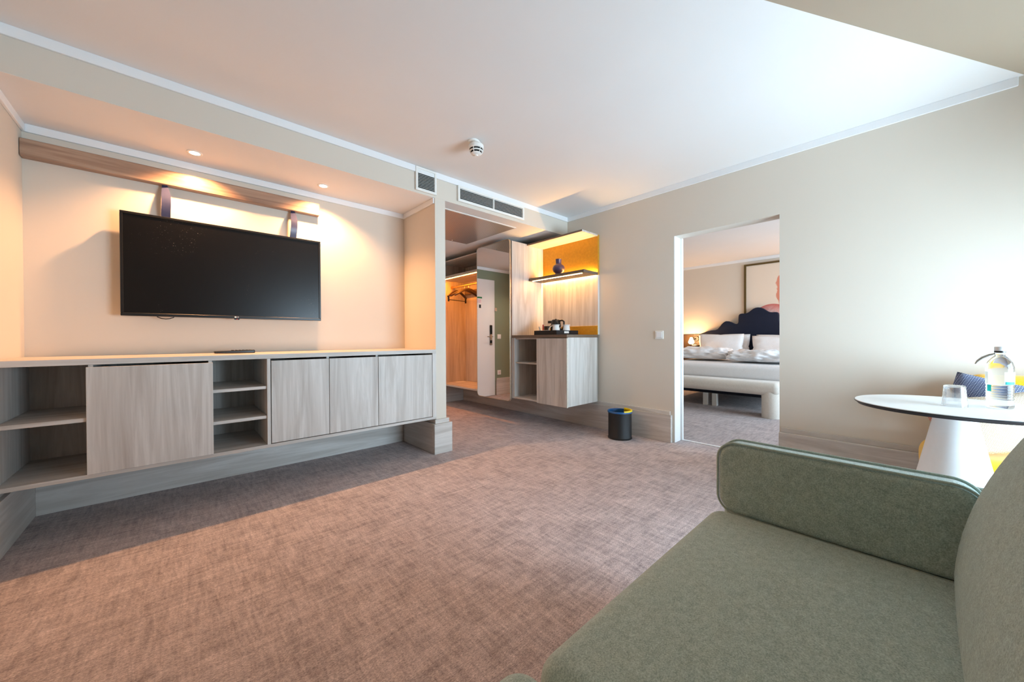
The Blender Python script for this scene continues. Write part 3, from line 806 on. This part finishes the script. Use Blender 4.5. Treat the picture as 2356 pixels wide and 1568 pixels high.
t = thing('mirror_panel', 'tall rounded full-length mirror in front of the wardrobe', 'mirror', (3.04, 3.69, .268))
part('backing', prism(rrect(3.358, 4.030, .268, 2.288, .045), 0, 3.040, 3.060, .002), 'champagne', t, .6)
part('mirror_face', prism(rrect(3.366, 4.022, .276, 2.280, .040), 0, 3.0375, 3.0398), 'mirror_glass', t)
o_ = rrect(3.360, 4.028, .270, 2.286, .044)
part('rim', tube([(3.0375, a, c) for a, c in o_], .0035, 6, closed=True), 'champagne', t, 1.2)

# entrance door and wall plates at the corridor end (seen in the mirror)
t = thing('door_1', 'white entrance door with electronic lock, seen in the mirror', 'door', (2.2, YE, 0), kind='structure')
part('leaf', box(1.735, 2.66, YE - .032, YE - .001, .004, 2.125, .003), 'door_white', t)
lk = part('lock_plate', box(1.805, 1.865, YE - .050, YE - .0325, .93, 1.30, .006, seg=2), 'chrome', t)
part('card_reader', box(1.812, 1.858, YE - .060, YE - .0505, 1.13, 1.295, .006, seg=2), 'black_plastic', lk)
part('lever', tube([(1.835, YE - .050, 1.085), (1.835, YE - .095, 1.085), (1.855, YE - .100, 1.085), (1.965, YE - .100, 1.085)], .009, 10), 'chrome', lk, 1.0)
part('thumb_turn', box(1.818, 1.852, YE - .062, YE - .0505, .965, 1.02, .003), 'black_plastic', lk)
nt_ = part('notice', box(2.03, 2.19, YE - .034, YE - .0325, 1.56, 1.80), 'paper_white', t, label='white notice with green header')
part('header', box(2.03, 2.19, YE - .0355, YE - .0342, 1.772, 1.80), 'paper_green', nt_)
part('print', box(2.05, 2.17, YE - .0355, YE - .0342, 1.69, 1.755), 'paper_pink', nt_)
part('pictogram', box(2.055, 2.10, YE - .0355, YE - .0342, 1.60, 1.66), 'black_matte', nt_)
part('door_guard', box(1.695, 1.745, YE - .055, YE - .0325, 1.555, 1.625, .004), 'chrome', t)
def wall_plate(name, cx, cz, label, cat, axis, at, s=.043, socket=False):
    if axis == 'Y':
        mk = lambda h, d0, d1, bv: box(cx - h, cx + h, at - d1, at - d0, cz - h, cz + h, bv)
        loc = (cx, at, cz)
    else:
        mk = lambda h, d0, d1, bv: box(at - d1, at - d0, cx - h, cx + h, cz - h, cz + h, bv)
        loc = (at, cx, cz)
    t = thing(name, label, cat, loc)
    part('frame', mk(s, .0005, .009, .002), 'white_plastic', t)
    if socket: part('socket_insert', mk(s * .62, .0095, .010, 0), 'white_plastic', t); part('socket_well', mk(s * .45, .0102, .0105, 0), 'paper_pink', t)
    else: part('rocker', mk(s * .68, .0095, .0135, .0015), 'trim_white', t)
wall_plate('light_switch', 1.606, 1.087, 'white light switch beside the entrance door, in the mirror', 'light switch', 'Y', YE)
wall_plate('wall_socket', 1.610, .415, 'white wall socket beside the entrance door, in the mirror', 'socket', 'Y', YE, socket=True)
wall_plate('light_switch', 1.756, 1.080, 'white square light switch left of the bedroom doorway', 'light switch', 'X', XR)

# ------------------------------------------------------------------ waste bin
t = thing('waste_bin', 'black round waste bin with blue liner and yellow insert', 'bin', (3.432, 2.075, 0))
bx_, by_ = 3.432, 2.075
part('body', lathe([(0, .002), (.120, .002), (.122, .008), (.118, .014), (.118, .285), (.114, .285), (.114, .016), (0, .016)], (bx_, by_, 0), 48), 'black_matte', t, .7)
part('base_ring', lathe([(.1185, .004), (.1235, .004), (.1235, .012), (.1185, .015)], (bx_, by_, 0), 48, False), 'black_plastic', t, .7)
part('liner', lathe([(.113, .20), (.113, .286), (.122, .290), (.126, .286), (.126, .272), (.1205, .270), (.1215, .284), (.1185, .287)], (bx_, by_, 0), 48, False), 'blue_bag', t, .9, label='blue bin liner folded over the rim')
a0, a1 = math.radians(-128), math.radians(8)
ins = bmesh.new(); N = 18
def arcpt(r, a): return (bx_ + r * math.cos(a), by_ + r * math.sin(a))
outl = [arcpt(.1255, a0 + (a1 - a0) * k / N) for k in range(N + 1)]
inl = [arcpt(.112, a1 + (a0 - a1) * k / N) for k in range(N + 1)]
part('insert_rim', prism(outl + inl, 2, .274, .300, .002), 'yellow_plastic', t, .7, label='yellow plastic insert')
ch = [arcpt(.1125, a0 + (a1 - a0) * k / N) for k in range(N + 1)]
def wall_strip(pts, z0, z1, th=.003):
    b = bmesh.new()
    lo = [b.verts.new((x, y, z0)) for x, y in pts]; hi = [b.verts.new((x, y, z1)) for x, y in pts]
    for k in range(len(pts) - 1): b.faces.new((lo[k], lo[k + 1], hi[k + 1], hi[k]))
    bmesh.ops.solidify(b, geom=b.faces[:], thickness=th); return b
part('insert_wall', wall_strip([ch[0], ((ch[0][0] * .6 + ch[-1][0] * .4), (ch[0][1] * .6 + ch[-1][1] * .4)), ch[-1]], .12, .298), 'yellow_plastic', t)
part('insert_wall', wall_strip(ch, .12, .296), 'yellow_plastic', t, .7)

# ------------------------------------------------------------------ bedroom
YC = 1.98
t = thing('bed', 'double bed with white sheet and dark base in the bedroom', 'bed', (7.1, YC, 0))
part('base', rbox(6.09, 8.065, YC - .88, YC + .88, .19, .415, .03, 3, 4), 'bed_base_fabric', t, 1.0)
def sag(p, h):
    n_ = noise.noise(Vector((p.x * 2.2, p.y * 1.6, 3))) * .008
    return Vector((p.x, p.y, p.z + (n_ if p.z > 0 else 0)))
part('mattress', rbox(6.08, 8.065, YC - .90, YC + .90, .4155, .648, .06, 4, 16, sag), 'linen_white', t, 1.2)
for (x, y) in ((6.12, 2.05), (6.12, 2.18), (6.12, 1.18), (6.12, 2.80), (7.95, 1.2), (7.95, 2.8)):
    part('leg', box(x - .035, x + .035, y - .035, y + .035, 0, .1895, .004), 'white_plastic', t)
# scalloped headboard
half = [(1.04, .30), (1.04, 1.13), (.98, 1.150), (.90, 1.178), (.82, 1.196), (.74, 1.204), (.70, 1.222), (.66, 1.268), (.62, 1.325), (.58, 1.362), (.543, 1.378), (.50, 1.374), (.46, 1.358), (.42, 1.336), (.385, 1.318), (.360, 1.312), (.338, 1.324), (.328, 1.352), (.327, 1.40), (.325, 1.455), (.318, 1.490), (.300, 1.508), (.265, 1.514), (.225, 1.511), (.185, 1.518), (.150, 1.536), (.115, 1.566), (.080, 1.594), (.040, 1.611)]
YH = 1.961
outl = [(YH + a, z) for a, z in half] + [(YH, 1.616)] + [(YH - a, z) for a, z in reversed(half)]
solo('headboard', prism(outl, 0, 8.072, 8.156, .018, 3), 'navy_velvet', 'navy velvet headboard with scalloped cloud outline behind the bed', 'headboard', smooth=.6)
solo('wall_panel', box(8.165, 8.1985, 3.012, 4.59, .40, 1.118, .002), 'bed_panel', 'dark brown wall panel left of the headboard', 'wall panel')
# bench at the foot of the bed
t = thing('bed_bench', 'cream upholstered bench with round legs at the foot of the bed', 'bench', (5.79, YC, 0))
BX0, BX1, BY0, BY1 = 5.60, 5.99, YC - .85, YC + .85
part('seat', rbox(BX0, BX1, BY0, BY1, .293, .462, .07, 5, 6), 'bench_boucle', t, 1.2)
for (ya, yb) in ((BY0, BY0 + .215), (BY1 - .215, BY1)):
    part('leg', prism(rrect(BX0 + .002, BX1 - .002, ya + .002, yb - .002, .105, 10), 2, 0, .36, .004), 'bench_boucle', t, .6)
# pillows and duvets
def bedpillow(x, y, z, w, h, th, lean, label, rz=0, seed=0.):
    solo('bed_pillow', pillow(w, h, th, 18, .012, seed), 'linen_white', label, 'pillow', 'pillows against the headboard', smooth=2.5, loc=(x, y, z), rot=(0, lean, rz))
bedpillow(7.975, 2.46, .652, .80, .46, .14, .02, 'white pillow at the back left against the headboard', 0, 1.)
bedpillow(7.765, 2.515, .652, .80, .47, .17, .10, 'white pillow in front left against the headboard', 0, 2.)
bedpillow(7.975, 1.56, .652, .80, .45, .14, .02, 'white pillow at the back right against the headboard', 0, 3.)
bedpillow(7.765, 1.585, .652, .80, .43, .17, .10, 'white pillow in front right against the headboard', 0, 4.)
def crumple(amp, seed, f=4.0):
    def fn(p, h):
        d = Vector((0, 0, 0))
        q = Vector((p.x * f + seed, p.y * f * .8, p.z * f * 2))
        n1 = noise.noise(q); n2 = noise.noise(q * 2.7 + Vector((3, 1, 2))); n3 = abs(noise.noise(q * 1.6 + Vector((9, 0, 4))))
        k = amp * (n1 + .6 * n2 - .9 * n3)
        nn = Vector((p.x / h[0], p.y / h[1], p.z / h[2]))
        top = (1 - (p.x / h[0]) ** 2 * .5) * (1 - (p.y / h[1]) ** 2 * .45)
        return Vector((p.x + nn.x * k * 1.5, p.y + nn.y * k * 1.5, p.z * (.55 + .45 * top) + max(0, nn.z) * k))
    return fn
solo('duvet', rbox(6.72, 7.42, 2.10, 2.92, .662, .885, .11, 6, 22, crumple(.042, 1.3)), 'linen_white', 'white folded duvet on the left side of the bed', 'duvet', 'folded duvets on the bed', smooth=2.5)
solo('duvet', rbox(6.42, 7.32, 1.02, 2.02, .662, .850, .10, 6, 26, crumple(.050, 7.7, 5.5)), 'linen_white', 'white crumpled duvet on the right side of the bed', 'duvet', 'folded duvets on the bed', smooth=2.5)
# picture
PY0, PY1, PZ0, PZ1 = .98, 2.212, 1.16, 2.462
t = thing('framed_picture', 'large framed pink watercolour picture above the headboard', 'picture', (8.19, (PY0 + PY1) / 2, PZ0))
b = box(8.160, 8.199, PY0, PY1, PZ1 - .032, PZ1, .002); box(8.160, 8.199, PY0, PY1, PZ0, PZ0 + .032, .002, bm=b)
box(8.160, 8.199, PY0, PY0 + .035, PZ0 + .032, PZ1 - .032, .002, bm=b); box(8.160, 8.199, PY1 - .035, PY1, PZ0 + .032, PZ1 - .032, .002, bm=b)
part('frame', b, 'gold_frame', t)
part('print', box(8.178, 8.196, PY0 + .035, PY1 - .035, PZ0 + .032, PZ1 - .032), 'watercolour_print', t)
# bedside wall lamps
def walllamp(y, label):
    t = thing('wall_lamp', label, 'wall lamp', (8.165, y, 1.02), 'lamps beside the bed')
    part('rose', xform(lathe([(0, 0), (.055, 0), (.055, .018), (0, .022)], n=28), Matrix.Translation((8.164, y - .06, 1.03)) @ Matrix.Rotation(-PI / 2, 4, 'Y')), 'black_matte', t, .7)
    part('arm', tube([(8.145, y - .06, 1.03), (8.10, y - .045, 1.02), (8.075, y - .03, 1.0)], .010, 8), 'black_matte', t, 1.2)
    part('bulb', lathe([(0, .075), (.020, .070), (.030, .045), (.045, .010), (.058, -.030), (.050, -.055), (.030, -.068), (0, -.072)], (8.06, y, .985), 28), 'bulb_glow', t, 1.0)
    lamp_light('wall_lamp_light', 'POINT', (7.96, y, 1.02), t, 26, (1.0, .52, .20), .05)
    part('ledge', box(8.02, 8.16, y - .12, y - .03, .885, .90, .003), 'wood_edge', t)
walllamp(3.165, 'glowing wall lamp left of the headboard')
walllamp(.76, 'glowing wall lamp right of the headboard, hidden by the door wall')

# ------------------------------------------------------------------ sofa
SX0, SX1 = -.455, 1.412
t = thing('sofa', 'sage green fabric two-seat sofa in the foreground', 'sofa', (.48, .05, 0))
part('base', rbox(SX0 - .06, SX1 + .06, -.36, .46, .11, .27, .03, 3, 6), 'sofa_fabric', t, 1.2)
def plump(p, h):
    u, v = p.x / h[0], p.y / h[1]
    return Vector((p.x, p.y, p.z + (.010 * (1 - u * u) * (1 - v * v) if p.z > 0 else 0)))
for (xa, xb, yf, zt) in ((SX0, .478, .505, .462), (.487, SX1 + .02, .490, .450)):
    sc_ = part('seat_cushion', rbox(xa, xb, -.22, yf, .262, zt, .055, 5, 10, plump), 'sofa_fabric', t, 1.4)
    for zz in (.300, .412):
        pth = [(x, y, zz) for x, y in rrect(xa + .004, xb - .004, -.216, yf - .004, .055, 8)]
        part('piping', tube(pth, .0035, 6, closed=True), 'sofa_piping', sc_, 1.2)
def back_curve(y0):
    def fn(p, h):
        z = p.z + h[2]                          # height above the cushion foot
        return Vector((p.x, p.y - .67 * max(0, z - .02) ** 2 + .012 * (1 - (p.x / h[0]) ** 2) * (1 if p.y > 0 else 0), p.z))
    return fn
for (xa, xb) in ((SX0, .478), (.482, SX1 - .004)):
    part('back_cushion', rbox(xa, xb, -.235, -.070, .43, .885, .06, 5, 10, back_curve(0)), 'sofa_fabric', t, 1.4)
def lean(p, h):
    z = p.z + h[2]; return Vector((p.x, p.y - .30 * max(0, z - .15), p.z))
part('back_frame', rbox(SX0 - .10, SX1 + .10, -.345, -.255, .12, .80, .04, 4, 8, lean), 'sofa_fabric', t, 1.4)
for sgn in (1, -1):
    xi = SX1 if sgn > 0 else SX0
    def sx(a, b_): return (xi + a, xi + b_) if sgn > 0 else (xi - b_, xi - a)
    xa, xb = sx(.072, .112)
    part('arm_shell', rbox(xa, xb, -.36, .470, .11, .665, .018, 3, 8), 'sofa_fabric', t, 1.4)
    xa, xb = sx(-.012, .070)
    def puff(p, h):
        u, v = p.y / h[1], p.z / h[2]
        return Vector((p.x + (1 if p.x > 0 else -1) * .012 * (1 - u * u) * (1 - v * v), p.y, p.z))
    ol = rrect(-.125, .462, .444, .684, .058, 10)
    ac = part('arm_cushion', prism(ol, 0, xa, xb, .022, 4), 'sofa_fabric', t, .9)
    for xx in (xa + .010, xb - .010):
        part('piping', tube([(xx, y, z) for y, z in rrect(-.127, .464, .442, .686, .060, 10)], .004, 6, closed=True), 'sofa_piping', ac, 1.2)
for (x, y) in ((SX0, .38), (SX1, .38), (SX0, -.30), (SX1, -.30)):
    part('leg', lathe([(0, 0), (.014, 0), (.020, .1095), (0, .1095)], (x, y, 0), 16), 'black_matte', t, .7)

# ------------------------------------------------------------------ round table with bottle and tumbler
tx, ty = 2.734, -.139
t = thing('side_table', 'white round pedestal table with thin black edge', 'table', (tx, ty, 0))
part('table_top', lathe([(0, .7095), (.336, .7095), (.347, .714), (.3495, .7175), (.348, .7205), (0, .7205)], (tx, ty, 0), 96), 'table_white', t, .5)
part('edge_band', lathe([(.338, .7005), (.344, .7085), (.3505, .7135), (.3505, .7178), (.346, .7095), (.335, .7092), (.30, .7092), (.30, .7005), (.338, .7005)], (tx, ty, 0), 96, False), 'table_edge', t, .9)
part('pedestal', lathe([(0, 0), (.196, 0), (.198, .006), (.194, .012), (.064, .690), (.062, .7003), (0, .7003)], (tx, ty, 0), 72), 'table_white', t, .5)
bx2, by2, bz2 = 2.775, -.272, .7208
t = thing('water_bottle', 'clear ribbed water bottle with silver cap on the round table', 'bottle', (bx2, by2, bz2))
pr = [(0, 0), (.034, 0), (.039, .004), (.041, .012)]
for k in range(6):
    z = .034 + k * .0125; pr += [(.041, z), (.0385, z + .006), (.041, z + .0115)]
pr += [(.041, .175), (.0405, .190), (.036, .210), (.026, .228), (.0165, .240), (.014, .246), (.014, .262), (0, .262)]
part('body', lathe(pr, (bx2, by2, bz2), 48), 'water_bottle_glass', t, .9)
part('cap', lathe([(0, .2625), (.0165, .2625), (.0168, .278), (.0155, .2815), (0, .2815)], (bx2, by2, bz2), 32), 'cap_silver', t, .6)
part('cap_ring', lathe([(.0145, .254), (.0168, .254), (.0168, .2622), (.0145, .2622)], (bx2, by2, bz2), 32, False), 'black_plastic', t, .6)
def curved(a0, a1, z0, z1, r=.0416, n=14):
    b = bmesh.new()
    lo = [b.verts.new((bx2 + r * math.cos(a0 + (a1 - a0) * k / n), by2 + r * math.sin(a0 + (a1 - a0) * k / n), bz2 + z0)) for k in range(n + 1)]
    hi = [b.verts.new((v.co.x, v.co.y, bz2 + z1)) for v in lo]
    for k in range(n): b.faces.new((lo[k], lo[k + 1], hi[k + 1], hi[k]))
    bmesh.ops.solidify(b, geom=b.faces[:], thickness=-.0003); return b
lb = part('label_front', curved(3.35, 4.75, .112, .168), 'paper_white', t, .9)
part('teal_band', curved(3.42, 4.30, .112, .124, .0421), 'teal_print', lb)
part('label_side', curved(1.35, 2.15, .112, .168), 'paper_white', t, .9)
part('teal_spot', curved(2.05, 2.45, .078, .108, .0421), 'teal_print', t)
part('pull_tab', tube([(bx2, by2 + .012, bz2 + .250), (bx2, by2 + .030, bz2 + .243), (bx2 - .004, by2 + .050, bz2 + .230), (bx2 - .006, by2 + .064, bz2 + .214), (bx2 - .007, by2 + .071, bz2 + .200)], [.003, .005, .0055, .0045, .002], 8), 'steel', t, 1.2)
gx, gy = 2.712, -.137
solo('drinking_glass', lathe([(0, .098), (.031, .098), (.0345, .095), (.0415, .0), (.0393, .0), (.0325, .090), (0, .092)], (gx, gy, .7208), 44, False), 'tumbler_glass', 'clear drinking glass standing upside down on the round table', 'glass', smooth=.7)

# ------------------------------------------------------------------ yellow armchair with cushions
t = thing('armchair', 'yellow wool armchair behind the round table', 'armchair', (3.22, -.46, 0))
def seatp(p, h):
    u, v = p.x / h[0], p.y / h[1]; return Vector((p.x, p.y, p.z + (.012 * (1 - u * u) * (1 - v * v) if p.z > 0 else 0)))
part('seat', rbox(2.935, 3.60, -.86, -.030, .20, .425, .10, 6, 8, seatp), 'yellow_wool', t, 1.4)
part('backrest', rbox(3.45, 3.622, -.90, -.205, .36, .826, .085, 6, 8), 'yellow_wool', t, 1.4)
for (x, y) in ((3.02, -.76), (3.02, -.14), (3.50, -.76), (3.50, -.14)):
    part('leg', lathe([(0, 0), (.014, 0), (.020, .215), (0, .215)], (x, y, 0), 16), 'black_matte', t, .7)
solo('scatter_cushion', pillow(.32, .33, .13, 18, .004, 5.), 'blue_knit', 'dark blue knitted cushion leaning in the yellow armchair', 'cushion', smooth=2.5, loc=(3.29, -.252, .490), rot=(.25, .16, 0))
t = thing('scatter_cushion', 'cream knitted cushion with terracotta end in the yellow armchair', 'cushion', (3.085, -.35, .460), rot=(-.25, .22, .05))
pw, ph = .50, .30
b = pillow(pw, ph, .12, 20, .003, 9.)
# split the cover into the cream part and the terracotta end
b2 = b.copy()
for bb, keep in ((b, lambda y: y <= .11), (b2, lambda y: y > .11)):
    bmesh.ops.delete(bb, geom=[f for f in bb.faces if not keep(f.calc_center_median().y)], context='FACES')
part('cream_cover', b, 'cream_knit', t, 2.5, local=True)
part('terracotta_end', b2, 'terracotta_knit', t, 2.5, label='terracotta knitted end', local=True)
